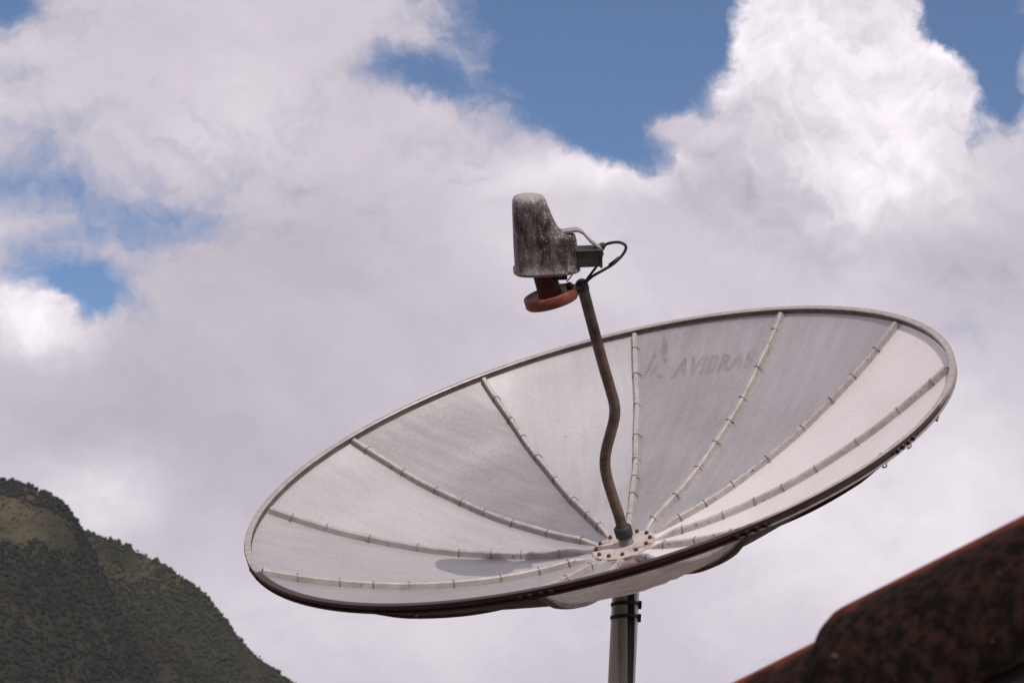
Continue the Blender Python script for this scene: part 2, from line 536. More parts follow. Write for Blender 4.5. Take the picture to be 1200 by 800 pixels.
def mat_cover():
    m, g, b, out = material('weathered grey plastic')
    ob = g.n('ShaderNodeTexCoord').outputs['Object']
    q = g.v('SUBTRACT', ob, tuple(W(638, 300, ZF) - MAST_BASE))
    q = g.comb(g.dot(q, tuple(BX)), g.dot(q, tuple(BW)), g.dot(q, tuple(BD)))
    big = g.noise(g.mapping(q, sc=(16, 5, 16)), 1.0, 4, 0.6, 0.6)
    fine = g.noise(g.mapping(q, sc=(60, 24, 60)), 1.0, 5, 0.7)
    spk = g.noise(q, 150, 3, 0.6)
    hgt = g.sep(q)[1]
    f = g.add(g.mul(big, 0.75), g.add(g.mul(fine, 0.45), g.mul(spk, 0.15)))
    col = g.mix(g.ramp(f, 0.52, 0.86), (0.018, 0.011, 0.010), (0.25, 0.20, 0.20))
    top = g.ramp(g.add(hgt, g.mul(fine, 0.02)), 0.205, 0.225)          # sunlight on the crown, put into the colour
    col = g.mix(g.mul(top, 0.8), col, (0.36, 0.33, 0.31))
    chip = g.ramp(g.add(g.mul(fine, 0.5), g.mul(spk, 0.6)), 0.625, 0.67)
    col = g.mix(g.mul(chip, 0.75), col, (0.50, 0.46, 0.46))
    g.put(b.inputs['Base Color'], col)
    b.inputs['Roughness'].default_value = 0.55
    bump(g, b, fine, 0.002)
    return m


# ---------------------------------------------------------------- ground and hills
def mat_ground():
    m, g, b, out = material('dry grass ground')
    ob = g.n('ShaderNodeTexCoord').outputs['Object']
    n1 = g.noise(ob, 0.4, 6, 0.6); n2 = g.noise(ob, 6, 5, 0.65)
    col = g.mix(g.ramp(g.add(g.mul(n1, 0.6), g.mul(n2, 0.5)), 0.4, 0.7), (0.045, 0.055, 0.025), (0.13, 0.105, 0.065))
    g.put(b.inputs['Base Color'], col)
    b.inputs['Roughness'].default_value = 0.9
    bump(g, b, n2, 0.03)
    return m


mb = MB()
mb.add([(-4000, -2500, 0), (4000, -2500, 0), (4000, 6000, 0), (-4000, 6000, 0)], [(0, 1, 2, 3)], False)
mb.build('ground', mat_ground(), kind='structure')


def ray_at_y(u, v, Y):
    d_ = CW @ np.array([(u - 600) / FPX, -(v - 400) / FPX, -1.0])
    t = Y / d_[1]
    return EYE[0] + d_[0] * t, EYE[2] + d_[2] * t


YA, YB = 2250.0, 2480.0
PA = np.array([ray_at_y(u, v, YA) for u, v in [(-900, 1000), (-600, 800), (-380, 660), (-220, 600), (-90, 566), (-30, 557), (5, 558), (32, 565), (62, 580), (80, 592), (98, 616), (116, 650), (138, 700), (165, 760), (200, 830), (300, 980), (420, 1090)]])
PB = np.array([ray_at_y(u, v, YB) for u, v in [(-500, 900), (-100, 700), (40, 630), (84, 614), (105, 620), (126, 627), (152, 636), (182, 654), (216, 676), (246, 700), (266, 725), (293, 757), (325, 782), (351, 804), (420, 880), (560, 1000), (700, 1100)]])


def crest(P, x):
    return np.interp(x, P[:, 0], P[:, 1], left=0, right=0)


def hill(x, y):
    """terrain height and how far below its crest the point lies (0 at the crest)"""
    gul = fbm(x / 95, y / 260, 3, 5, 0.55) - 0.5
    gul2 = fbm(x / 28, y / 60, 9, 4, 0.55) - 0.5
    za = np.zeros_like(x)
    outs = []
    for P, Y, wf, wb in ((PA, YA + 26 * np.sin(x / 60), 760, 900), (PB, YB + 18 * np.sin(x / 45 + 1), 620, 900)):
        c = np.maximum(crest(P, x) - 3.0, 0)
        t = np.where(y < Y, (Y - y) / wf, (y - Y) / wb)
        f = np.clip(1 - t, 0, 1)
        prof = f ** 1.25 * (0.55 + 0.45 * f)
        k = np.clip(t * 5, 0, 1)
        outs.append(c * prof + (gul * 120 + gul2 * 26) * k * np.clip(f * 3, 0, 1) * np.clip(c / 150, 0, 1))
    return np.maximum(np.maximum(outs[0], outs[1]), -4.0), outs[0] >= outs[1]


def mat_hill():
    m, g, b, out = material('grassy mountain side')
    ob = g.n('ShaderNodeTexCoord').outputs['Object']
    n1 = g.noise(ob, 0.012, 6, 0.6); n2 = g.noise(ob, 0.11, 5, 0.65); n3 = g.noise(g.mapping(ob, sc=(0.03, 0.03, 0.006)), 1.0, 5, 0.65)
    lit_meadow = g.ramp(g.add(g.sep(ob)[2], g.mul(g.sub(n1, 0.5), 90)), 330, 400)      # sunlit grass near the summit, cloud shadow put into the colour below
    col = g.mix(g.ramp(n1, 0.36, 0.62), (0.026, 0.025, 0.015), g.mix(lit_meadow, (0.036, 0.033, 0.020), (0.082, 0.067, 0.037)))
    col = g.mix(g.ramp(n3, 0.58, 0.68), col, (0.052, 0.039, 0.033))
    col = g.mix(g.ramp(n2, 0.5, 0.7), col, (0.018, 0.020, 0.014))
    g.put(b.inputs['Base Color'], col)
    b.inputs['Roughness'].default_value = 0.95
    b.inputs['Specular IOR Level'].default_value = 0.1
    bump(g, b, g.add(n2, n3), 3.0)
    return m


gx = np.arange(-1500, 700, 8.0); gy = np.arange(1400, 3420, 8.0)
GX, GY = np.meshgrid(gx, gy, indexing='ij')
GZ, _ = hill(GX, GY)
me = bpy.data.meshes.new('mountain')
n_, m_ = GX.shape
idx = np.arange(n_ * m_).reshape(n_, m_)
quads = np.stack([idx[:-1, :-1], idx[1:, :-1], idx[1:, 1:], idx[:-1, 1:]], -1).reshape(-1, 4)
me.from_pydata(np.stack([GX, GY, GZ], -1).reshape(-1, 3).tolist(), [], quads.tolist())
me.polygons.foreach_set('use_smooth', np.ones(len(quads), bool))
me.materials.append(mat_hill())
me.update()
link(bpy.data.objects.new('mountain', me), kind='structure')


# forest on the mountain: crowns of jittered leaf clumps, one mass
def mat_forest():
    m, g, b, out = material('forest canopy')
    ge = g.n('ShaderNodeNewGeometry')
    rnd = ge.outputs['Random Per Island']
    ob = g.n('ShaderNodeTexCoord').outputs['Object']
    n2 = g.noise(ob, 0.6, 3, 0.6)
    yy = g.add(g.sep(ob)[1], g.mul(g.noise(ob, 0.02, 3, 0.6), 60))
    far = g.ramp(yy, 2330, 2440)                      # sunlit farther ridge and cloud-shadowed nearer flank, put into the leaf colour
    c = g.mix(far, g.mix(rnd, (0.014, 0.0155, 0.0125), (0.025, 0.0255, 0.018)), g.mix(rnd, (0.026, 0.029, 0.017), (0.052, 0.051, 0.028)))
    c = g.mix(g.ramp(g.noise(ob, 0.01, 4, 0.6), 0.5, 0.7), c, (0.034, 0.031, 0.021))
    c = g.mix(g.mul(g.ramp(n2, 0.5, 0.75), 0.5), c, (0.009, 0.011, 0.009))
    g.put(b.inputs['Base Color'], c)
    b.inputs['Roughness'].default_value = 0.95
    b.inputs['Specular IOR Level'].default_value = 0.1
    return m


def forest():
    bm = bmesh.new()
    bmesh.ops.create_icosphere(bm, subdivisions=2, radius=1)
    bv = np.array([q.co[:] for q in bm.verts]); bf = np.array([[q.index for q in f.verts] for f in bm.faces])
    bm.free()
    N = 60000
    # positions seen through the left part of the frame
    y = rng.uniform(1700, 2560, N * 4)
    u = rng.uniform(-330, 420, N * 4)
    x = (u - 600) / FPX * y * 1.0 + 0.0
    x = x - (y * 0.02)
    z, front = hill(x, y)
    gate = fbm(x / 60, y / 90, 31, 4) + 0.25 * (fbm(x / 14, y / 14, 41, 3) - 0.5)
    # the peak's upper shoulder is open grass, the far ridge dense wood, and dark wood on the flank stands for cloud shadow
    cA = crest(PA, x)
    below = np.where(front, cA, crest(PB, x)) - z
    nA = 26 * (fbm(x / 30, y / 40, 77, 4) - 0.5)
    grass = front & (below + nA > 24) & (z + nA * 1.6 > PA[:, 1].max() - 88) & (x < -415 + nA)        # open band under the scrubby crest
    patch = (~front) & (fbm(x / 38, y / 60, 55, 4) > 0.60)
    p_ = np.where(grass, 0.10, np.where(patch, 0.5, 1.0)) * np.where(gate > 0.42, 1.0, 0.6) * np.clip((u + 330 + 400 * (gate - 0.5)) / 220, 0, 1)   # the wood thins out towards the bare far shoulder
    sel = np.where((z > 30) & (rng.random(N * 4) < p_))[0][:N]
    small = (grass | patch)[sel]
    x, y, z = x[sel], y[sel], z[sel]
    n = len(x)
    r = rng.uniform(0.8, 2.6, n) * (0.75 + 0.6 * rng.random(n)) * np.where(small, 0.6, 1.0)
    V = np.empty((n, len(bv), 3)); 
    jit = 1 + rng.normal(0, 0.20, (n, len(bv), 1))
    V[:] = bv[None] * jit * r[:, None, None]
    V[:, :, 2] *= rng.uniform(0.6, 1.25, n)[:, None]
    V += np.stack([x, y, z + r * 0.45], -1)[:, None]
    F = (bf[None] + (np.arange(n) * len(bv))[:, None, None]).reshape(-1, 3)
    me = bpy.data.meshes.new('forest')
    nv, nf = n * len(bv), len(F)
    me.vertices.add(nv); me.vertices.foreach_set('co', V.reshape(-1))
    me.loops.add(nf * 3); me.loops.foreach_set('vertex_index', F.reshape(-1).astype(np.int32))
    me.polygons.add(nf); me.polygons.foreach_set('loop_start', np.arange(0, nf * 3, 3, dtype=np.int32))
    me.update(calc_edges=True)
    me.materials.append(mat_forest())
    link(bpy.data.objects.new('forest', me), kind='stuff', label='green wood covering the mountain side, its near flank darkened for cloud shadow', category='forest')


forest()

# the air between the camera and the mountain
m = bpy.data.materials.new('thin air'); m.use_nodes = True
g = NT(m.node_tree)
out = g.n('ShaderNodeOutputMaterial'); pv = g.n('ShaderNodeVolumePrincipled')
pv.inputs['Color'].default_value = (0.86, 0.92, 1.0, 1)
pv.inputs['Density'].default_value = 2.4e-5
pv.inputs['Anisotropy'].default_value = 0.2
g.t.links.new(pv.outputs[0], out.inputs['Volume'])
mb = MB(); mb.box((0, 1750, 349.0), np.eye(3), (4100, 4350, 350.0))
mb.build('haze', m, kind='stuff')

# ---------------------------------------------------------------- the satellite dish
HUBC = np.array([0, 0, -DD + Z0])
ZF = -(DM @ np.array([0, 0, -DD + 1 / (4 * DD)]) + DT)[2] * RD - 0.12      # depth of the feed
ZH = -(DM @ HUBC + DT)[2] * RD                                       # depth of the hub
AX = DW[:, 2]                                                        # dish axis in world
mast_top = dish((0, 0.0, -DD + Z0 - 0.10))
# the mast leans a little: its line is solved from two points of the photo at one depth
zm = -(CW.T @ (mast_top - EYE))[2]
ma, mb_ = W(733, 700, zm), W(726.5, 800, zm)
md = (mb_ - ma) / np.linalg.norm(mb_ - ma)
md = md - np.array([0, 1, 0]) * md[1]; md /= np.linalg.norm(md)
MAST_TOP = ma - md * 0.02
MAST_BASE = MAST_TOP + md * (MAST_TOP[2] / -md[2])
root = bpy.data.objects.new('satellite_dish', None)
root.location = MAST_BASE.tolist()
root.empty_display_size = 0.3
link(root, None, label='large tilted mesh satellite dish with rusty rim and bent feed arm on a pole', category='satellite dish')
ORG = MAST_BASE
M['rim'] = mat_rim('rim channel', (-0.42, -0.91), 0.55, 1.02)
M['edge'] = mat_rim('rim edge strip', (-0.15, -0.99), 0.10, 0.55)
M['band'] = mat_rim('added rim shade band', (-0.80, -0.60), 0.6, 1.4, ((0.17, 0.135, 0.125), (0.10, 0.078, 0.072)))  # added strip, the inward face's shade put into its dark colours
M['web'] = mat_web()


def part(mb, name, mat, parent=None, **kw):
    return mb.build(name, M[mat] if isinstance(mat, str) else mat, parent or root, ORG, **kw)


def rib_th(k): return TH0 - k * math.pi / 6


def para(r, th, dz=0.0):
    return np.stack([r * np.cos(th), r * np.sin(th), DD * (r * r - 1) + dz + Z0 * np.ones_like(r * th)], -1)


R0, R1 = 0.055, 0.9848
SAG = 9


def surf(k, t, r):
    """mesh panel k (dish units): t 0..1 from rib k to rib k+1, r radius; nearly flat across"""
    t, r = np.broadcast_arrays(np.asarray(t, float), np.asarray(r, float))
    a, b_ = para(r, np.full_like(r, rib_th(k))), para(r, np.full_like(r, rib_th(k + 1)))
    ch = a * (1 - t)[..., None] + b_ * t[..., None]
    arc = para(r, rib_th(k) + (rib_th(k + 1) - rib_th(k)) * t)
    w = np.clip((r - 0.80) / 0.19, 0, 1); w = 0.25 + 0.75 * w * w * (3 - 2 * w)
    p = ch + w[..., None] * (arc - ch)
    env = np.sin(np.pi * t) * np.clip((1 - r) * 8, 0, 1) * np.clip((r - 0.06) * 8, 0, 1)
    dent = (fbm(r * 5 + k * 13.1, t * 3.0 * r + k * 7.7, 5 + k, 3) - 0.5) * 0.0075 + 0.0006 * np.sin(r * 40 + k)
    if k == SAG:                                    # the slack panel hangs below its ribs in folds
        dent = dent - 0.008 + 0.0100 * np.sin(r * 52 + 5 * t + 5.0 * fbm(r * 3, t * 2, 91, 3))
    p = p.copy(); p[..., 2] += dent * env
    return p


panel_wear_shade = {0: 0.19, 1: 0.17, 2: 0.46, 3: 0.20, 4: 0.34, 5: 0.27, 6: 0.0, 7: -0.05, 8: 0.0, 9: 0.15, 10: 0.3, 11: 0.3}  # sheet wear, plus each facet's reflection and shade put into its tone
for k in range(12):
    nt, nr = 13, 40
    tt, rr = np.meshgrid(np.linspace(0, 1, nt), np.linspace(R0, R1, nr), indexing='ij')
    P = surf(k, tt, rr)
    thm = (tt - 0.5) * math.pi / 6
    uv = np.stack([rr * np.sin(thm) * RD, rr * np.cos(thm) * RD], -1)
    a_ = 0.35 * math.sin(k * 2.3)                     # every panel was cut at its own angle to the sheet
    uv = np.stack([uv[..., 0] * math.cos(a_) - uv[..., 1] * math.sin(a_), uv[..., 0] * math.sin(a_) + uv[..., 1] * math.cos(a_)], -1)
    mb = MB(); mb.grid(dish(P), True, uvs=uv)
    kw = dict(wear_and_shade=panel_wear_shade[k])
    if k == SAG:
        kw['label'] = 'pale slack mesh panel sagging below the near rim'
    if k == 4:
        kw['label'] = 'mesh panel with faded printed lettering'
    o = part(mb, 'mesh_panel', 'screen' if k == SAG else 'sheen_mesh' if k in (6, 7, 8) else 'mesh', **kw)
    if k != SAG:                                    # the outer face of the sheet
        P2 = P.copy(); P2[..., 2] -= 0.0011
        mb = MB(); mb.grid(dish(P2), True, uvs=uv)
        part(mb, 'outer_face', 'back', o)
    if k == 4:
        LETTER_PANEL = o


# ribs with their wire ties
def rib_profile(k, r, w, h0, h1):
    th = rib_th(k)
    c = para(r, np.full_like(r, th))
    tz = np.stack([np.cos(th) * np.ones_like(r), np.sin(th) * np.ones_like(r), 2 * DD * r], -1)
    tz /= np.linalg.norm(tz, axis=1)[:, None]
    side = np.array([-math.sin(th), math.cos(th), 0.0])
    nrm = np.cross(tz, side); nrm *= np.sign(nrm[:, 2])[:, None]
    return c, side, nrm


for k in range(12):
    r = np.linspace(0.078, 0.982, 44)
    c, side, nrm = rib_profile(k, r, 0, 0, 0)
    wob = 0.0012 * np.sin(r * 23 + k * 1.7)
    hw, up, dn = 0.0112, 0.0180, -0.003
    sec = [(-hw, dn), (-0.0072, up - 0.003), (-0.0046, up), (0.0046, up), (0.0072, up - 0.003), (hw, dn)]
    sink = np.clip((r - 0.085) / 0.07, 0.15, 1.0)          # the rib ends dive under the hub plate
    P = np.array([[c[i] + side * (a + wob[i]) + nrm[i] * (b * sink[i] if b > 0 else b) for a, b in sec] for i in range(len(r))])
    per = np.array([0.0, 0.0205, 0.0245, 0.036, 0.040, 0.0605]) * RD
    mb = MB(); mb.grid(dish(P), False, closed_v=True, uvs=np.array([[(q, x * RD) for q in per] for x in r]))
    mb.add(dish(P[-1]), [tuple(range(6))], False); mb.add(dish(P[0]), [tuple(range(6))], False)
    rib = part(mb, 'rib', 'sheen_rib' if k in (7, 8) else 'rib')
    so_ = [(-hw, -0.0035), (hw, -0.0035), (hw * 0.9, -0.0125), (-hw * 0.9, -0.0125)]
    P = np.array([[c[i] + side * (a + wob[i]) + nrm[i] * (b * min(1, max(0.3, (0.985 - r[i]) * 7))) for a, b in so_] for i in range(len(r))])
    mb = MB(); mb.grid(dish(P), False, closed_v=True)
    mb.add(dish(P[-1]), [(0, 1, 2, 3)], False); mb.add(dish(P[0]), [(0, 1, 2, 3)], False)
    part(mb, 'outer_strip', 'strap_metal' if k == 10 else 'bolt', rib)
    for j in range(8):
        rj = 0.17 + 0.107 * j + 0.021 * math.sin(j * 5.1 + k * 2.2)
        cj, s_, nj = rib_profile(k, np.array([rj, rj + 0.002]), 0, 0, 0)
        cj, nj = cj[0], nj[0]
        tang = np.cross(s_, nj); tang = tang * (0.002 * math.sin(k * 3 + j * 7))
        e = 0.0128 + 0.003 * math.sin(j * 2.7 + k)
        up_ = 0.0192
        pts = [cj - s_ * e + nj * 0.001 - tang, cj - s_ * 0.0090 + nj * 0.012, cj - s_ * 0.0052 + nj * up_, cj + s_ * 0.0052 + nj * up_, cj + s_ * 0.0090 + nj * 0.012, cj + s_ * e + nj * 0.001 + tang]
        mb = MB(); mb.tube(dish(pts), 0.0015, 6, smooth=True)
        part(mb, 'wire_tie', 'tie', rib)

# rim: a U channel open to the outside
a = np.linspace(0, 2 * np.pi, 240, endpoint=False)


def ring(sec):
    return np.array([[(r * math.cos(q), r * math.sin(q), z) for r, z in sec] for q in a])


ZT, ZB = 0.0, -0.021
mb = MB()
sec = [(0.986, ZB), (0.986, ZT - 0.0065), (0.983, ZT - 0.0050), (0.9825, ZT - 0.0025), (0.985, ZT), (0.9985, ZT + 0.0005), (0.9985, ZT - 0.003), (0.9885, ZT - 0.003), (0.9885, ZB + 0.003), (1.001, ZB + 0.003), (1.001, ZB)]
mb.grid(dish(ring(sec)), False, closed_u=True, closed_v=True)
rim = part(mb, 'rim', 'rim')
mb = MB()
mb.grid(dish(ring([(0.9897, ZB + 0.0045), (0.9897, ZT - 0.0045), (0.9901, ZT - 0.0045), (0.9901, ZB + 0.0045)])), False, closed_u=True, closed_v=True)
part(mb, 'channel_lining', 'web', rim)
mb = MB()
mb.grid(dish(ring([(0.9990, ZT + 0.001), (1.0006, ZT + 0.0002), (1.0006, ZT - 0.0085), (0.9990, ZT - 0.0085)])), False, closed_u=True, closed_v=True)
part(mb, 'edge_strip', 'edge', rim)
mb = MB()
mb.grid(dish(ring([(0.9845, ZT - 0.007), (0.9845, ZB + 0.004), (0.9853, ZB + 0.004), (0.9853, ZT - 0.007)])), False, closed_u=True, closed_v=True)
part(mb, 'added_shade_band', 'band', rim)


def ring_frame(th):
    er = np.array([math.cos(th), math.sin(th), 0]); et = np.array([-math.sin(th), math.cos(th), 0])
    return er, et, np.array([0, 0, 1.0])


for k in (0, 2, 4, 6, 8, 9, 10):
    th = rib_th(k) - (0.012 if k == 8 else 0.0)
    er, et, ez = ring_frame(th)
    ax = (DW @ np.array([et, er, ez]).T).T
    c = er * 0.9935 + ez * (ZT + ZB) / 2 * 1.1
    mb = MB(); mb.box(dish(c), ax, (0.058, 0.003, 0.012), 0.001)
    pl = part(mb, 'splice_plate', 'grey_steel' if k == 8 else 'pole', rim)
    for q in (-0.045, -0.016, 0.016, 0.045):
        mb = MB()
        mb.lathe(dish(c + et * q / RD + er * 0.002), DW @ er, [(0.0, 0.009), (0.006, 0.009), (0.0075, 0.007), (0.0075, 0.0)], 6, False)
        part(mb, 'bolt', 'pole', pl)
# loose wire hooks under the right rim
for u_, th in ((0, -0.52), (1, -0.69), (2, -0.80), (3, -2.05)):
    er, et, ez = ring_frame(th)
    c = er * 0.998 + ez * (ZB - 0.0005)
    q = np.linspace(0, 1, 8)
    pts = [c + et * (-0.006 + 0.018 * t) - ez * (0.008 * math.sin(math.pi * min(1, t * 1.15))) + er * 0.004 * math.sin(t * 9 + u_) for t in q]
    mb = MB(); mb.tube(dish(pts), 0.0022, 6)
    part(mb, 'wire_hook', 'tie', rim)

# hub plate and its bolts
mb = MB()
hz = -DD + Z0 + 0.009
mb.lathe(dish((0, 0, hz)), AX, [(0.0, 0.0), (0.106, 0.0), (0.110, -0.003), (0.110, -0.009), (0.0, -0.009)], 48, True)
mb.sm = [False] * len(mb.sm)
hub = part(mb, 'hub_plate', 'hub')
for k in range(12):
    th = TH0 - k * math.pi / 6 + 0.1
    mb = MB()
    mb.lathe(dish((0.078 * math.cos(th), 0.078 * math.sin(th), hz)), AX, [(0.0072, 0.0), (0.0072, 0.006), (0.005, 0.009), (0.0, 0.0095)], 8, False)
    part(mb, 'bolt', 'bolt', hub)

# feed arm, bent out of true
ARM = [(736, 642), (731, 627), (726, 606), (718, 582), (711, 558), (709, 541), (711, 525), (716, 506), (720, 489), (720, 474), (715, 455), (708, 431), (700, 402), (691, 368), (682, 334)]


def axdepth(f): return ZH + (ZF + 0.12 - ZH) * f - 0.12 * f ** 4


fr = np.linspace(0.0, 0.98, len(ARM))
apts = np.array([W(u, v, axdepth(f)) for (u, v), f in zip(ARM, fr)])
mb = MB(); mb.tube(apts, 0.0185, 16, sub=5)
arm = part(mb, 'feed_arm', 'steel')
d0 = (apts[2] - apts[0]) / np.linalg.norm(apts[2] - apts[0])
mb = MB(); mb.lathe(apts[0] - d0 * 0.01, d0, [(0.0245, 0.0), (0.0245, 0.055), (0.0185, 0.056)], 24)
part(mb, 'socket', 'grey_steel', arm)
mb = MB(); mb.lathe(apts[0] + d0 * 0.043, d0, [(0.0255, 0.0), (0.030, 0.004), (0.030, 0.034), (0.0255, 0.040), (0.019, 0.041)], 20)
part(mb, 'clamp', 'black', arm)
mb = MB(); dt = apts[-1] - apts[-2]; dt /= np.linalg.norm(dt)
mb.lathe(apts[-1] - dt * 0.02, dt, [(0.0195, 0.0), (0.0205, 0.006), (0.0205, 0.03), (0.012, 0.038), (0.0, 0.038)], 16)
cap_top = part(mb, 'end_cap', 'black', arm)

# feed: scalar ring, waveguide, cover, amplifier
FC = W(646, 349, ZF)
feed_ax = AX
mb = MB()
mb.lathe(FC - feed_ax * 0.02, feed_ax, [(0.0, 0.002), (0.060, 0.0), (0.082, 0.002), (0.087, 0.008), (0.087, 0.036), (0.084, 0.039), (0.078, 0.039), (0.076, 0.034), (0.040, 0.032), (0.036, 0.032)], 48)
part(mb, 'scalar_ring', 'red')
mb = MB()
mb.lathe(FC, feed_ax, [(0.038, 0.0), (0.037, 0.098)], 32)
part(mb, 'waveguide', 'shaded_red')
mb = MB()                                       # small strut holding the ring to the arm
pa, pb = W(681, 337, ZF), W(664, 336, ZF)
mb.tube([pa, pb], 0.0075, 8)
part(mb, 'strut', 'black')
mb = MB(); mb.lathe(W(667, 335, ZF - 0.02), AX, [(0.009, -0.008), (0.010, 0.0), (0.010, 0.010), (0.0, 0.013)], 10)
part(mb, 'nut', 'black')

# cover frame in camera space: BX along its foot, BW up, BD towards the camera
px = ZF / FPX
BW = CW @ np.array([-0.03, 0.955, 0.29]); BW /= np.linalg.norm(BW)
BX = CW @ np.array([0.985, 0.165, 0.0]); BX -= BW * np.dot(BX, BW); BX /= np.linalg.norm(BX)
BD = np.cross(BX, BW)
B0 = W(603, 318, ZF - 0.035)


def bp(x, w, d_=0.0):
    return B0 + BX * x * px + BW * w * px + BD * d_ * px


M['cover'] = mat_cover()
M['amp'] = mat_worn('dark amplifier case', (0.075, 0.066, 0.063), (0.035, 0.030, 0.030), (0.12, 0.10, 0.095), 22, 0.8, 0.68, 0.1, 0.55)
rows = []
#        w   xl   xr   half depth  roundness
CV = [(-1.5, 0.5, 74.5, 27, 3.6), (0, -1.5, 76.5, 29, 3.6), (2.5, -1.5, 76.5, 29, 3.6), (3.5, 0.5, 74.5, 27, 3.6), (14, 0.2, 74.3, 26.5, 3.6), (26, 0.0, 74, 26, 3.5), (36, 0.0, 73.4, 25.5, 3.4), (40.5, 0.0, 72.2, 25.3, 3.3), (42.8, 0.0, 69, 25.2, 3.2),
      (44.5, 0.0, 62, 25, 3.0), (46.5, 0.0, 56.5, 25, 2.8), (51, 0.0, 52.5, 24.5, 2.7), (58, 0.0, 49, 24, 2.7), (67, 0.0, 45.2, 23, 2.7), (77, 0.2, 41.8, 22, 2.7), (84, 0.8, 39.2, 20.5, 2.7), (88, 2.6, 36.8, 17.5, 2.6), (90.2, 7, 32.5, 12, 2.4), (91, 14, 25, 5, 2.2)]
for w, xl, xr, hd, e in CV:
    q = np.linspace(0, 2 * np.pi, 48, endpoint=False)
    cx, rx = (xl + xr) / 2, (xr - xl) / 2
    X = cx + rx * np.sign(np.cos(q)) * np.abs(np.cos(q)) ** (2 / e)
    Dp = hd * np.sign(np.sin(q)) * np.abs(np.sin(q)) ** (2 / e)
    if w < 66:                                    # the low right wing is narrower than the round tower
        nar = np.clip((X - 46) / 28, 0, 1) * 0.25
        Dp = Dp * (1 - nar)
    # the foot is parallel to BX, the upper rows follow the leaning tower
    rows.append([bp(x - 0.01 * w, w, d_) for x, d_ in zip(X, Dp)])
mb = MB(); rows = np.array(rows)
mb.grid(rows, True, closed_v=True)
mb.add(rows[-1], [tuple(range(48))], True)
mb.add(rows[0], [tuple(range(48))], False)
cover = part(mb, 'feed_cover', 'cover')
# amplifier block sticking out of the cover, and the bent strip over it
mb = MB()
mb.box(bp(86, 14.5, 2), np.array([BX, BW, BD]), (15 * px, 9.8 * px, 12 * px), 0.004)
mb.box(bp(100.3, 14.5, 2), np.array([BX, BW, BD]), (1.4 * px, 10.8 * px, 13.0 * px), 0.001)
mb.box(bp(86, 24.2, 2), np.array([BX, BW, BD]), (15 * px, 1.0 * px, 12.8 * px), 0.001)
amp = part(mb, 'amplifier', 'amp')
strip = [(56, 44.0), (64, 45.2), (74, 46.0), (80, 43), (88, 33), (97, 25.5), (102, 22), (104, 17)]
P = np.array([[bp(x, w + o, d_) for (o, d_) in ((0, -7), (2.6, -7), (2.6, 9), (0, 9))] for x, w in strip])
mb = MB(); mb.grid(P, False, closed_v=True); mb.add(P[0], [(0, 1, 2, 3)], False); mb.add(P[-1], [(0, 1, 2, 3)], False)
part(mb, 'bracket', 'strap_metal')
mb = MB(); mb.box(bp(53, -6, 4), np.array([BX, BW, BD]), (8 * px, 4.5 * px, 6 * px), 0.004)
part(mb, 'latch', 'black', cover)
mb = MB(); mb.tube([W(703, 291, ZF), W(706, 288, ZF), W(709, 286, ZF)], [0.013, 0.012, 0.007], 10)
part(mb, 'connector', 'black', amp)


def cable(pts, r, name='cable'):
    mb = MB(); mb.tube([W(u, v, ZF + dz) for u, v, dz in pts], r, 8, sub=6)
    return part(mb, name, 'black')


cable([(706, 288, 0), (716, 284.5, -0.01), (727, 284.2, -0.02), (733.5, 289, -0.02), (730, 298, -0.02), (719, 309, -0.02), (706, 317, -0.015), (694, 324, -0.01), (683, 334, 0)], 0.0048)
cable([(705, 289, 0), (705.5, 298, 0.01), (702, 308, 0.01), (694, 319, 0.0), (688, 327, 0.0), (682, 336, 0)], 0.0042)
cable([(669, 312, -0.03), (672, 315, -0.03), (671.5, 320, -0.03), (667.5, 326, -0.03), (664, 330, -0.03)], 0.0022, 'loose_wire')
mb = MB(); mb.tube([W(714, 311.5, ZF - 0.018), W(726, 302, ZF - 0.02)], 0.0065, 8)
part(mb, 'tape_wrap', 'black')

# mast: dark pole in a perforated sleeve open along a seam
ud = -md
mx_ = CW[:, 0] - ud * np.dot(CW[:, 0], ud); mx_ /= np.linalg.norm(mx_)      # to the right in the photo
my_ = np.cross(ud, mx_)                                                     # away from the camera
PL = np.linalg.norm(MAST_TOP - MAST_BASE)
top_p = MAST_TOP + ud * 0.10
mb = MB(); mb.tube([MAST_BASE - ud * 0.3, MAST_BASE + ud * PL * 0.5, top_p], 0.0385, 28)
mast = part(mb, 'mast', 'pole')
hs = np.linspace(0.02, PL + 0.05, 24)
# the sleeve's angle is measured from the right edge, turning away from the camera; its open seam twists round the pole
hs = np.concatenate([np.linspace(0.02, PL - 0.5, 12), np.linspace(PL - 0.46, PL + 0.05, 14)])
P, uv = [], []
for h in hs:
    k_ = min(max((PL - h) / 0.32, 0), 1)
    ang = np.linspace(math.radians(-52 + 28 * k_), math.radians(360 - 86 + 22 * k_), 44)
    P.append([MAST_BASE + ud * h + (mx_ * math.cos(q) + my_ * math.sin(q)) * (0.0445 + 0.0012 * math.sin(h * 3 + q * 2)) for q in ang])
    uv.append([(q * 0.0445, h) for q in ang])
mb = MB(); mb.grid(P, True, uvs=uv)
part(mb, 'sleeve', 'sleeve', mast)
for v_ in (708, 724):
    c = W(733, v_, zm); h = np.dot(c - MAST_BASE, ud)
    c = MAST_BASE + ud * h
    tilt = ud + mx_ * (-0.10); tilt /= np.linalg.norm(tilt)
    mb = MB(); mb.lathe(c, tilt, [(0.0462, -0.006), (0.049, -0.005), (0.049, 0.005), (0.0462, 0.006)], 32)
    strap = part(mb, 'strap', 'black', mast)
    mb = MB(); mb.box(c + mx_ * 0.049 - my_ * 0.006, np.array([mx_, ud, my_]), (0.006, 0.013, 0.011), 0.002)
    part(mb, 'buckle', 'black', strap)
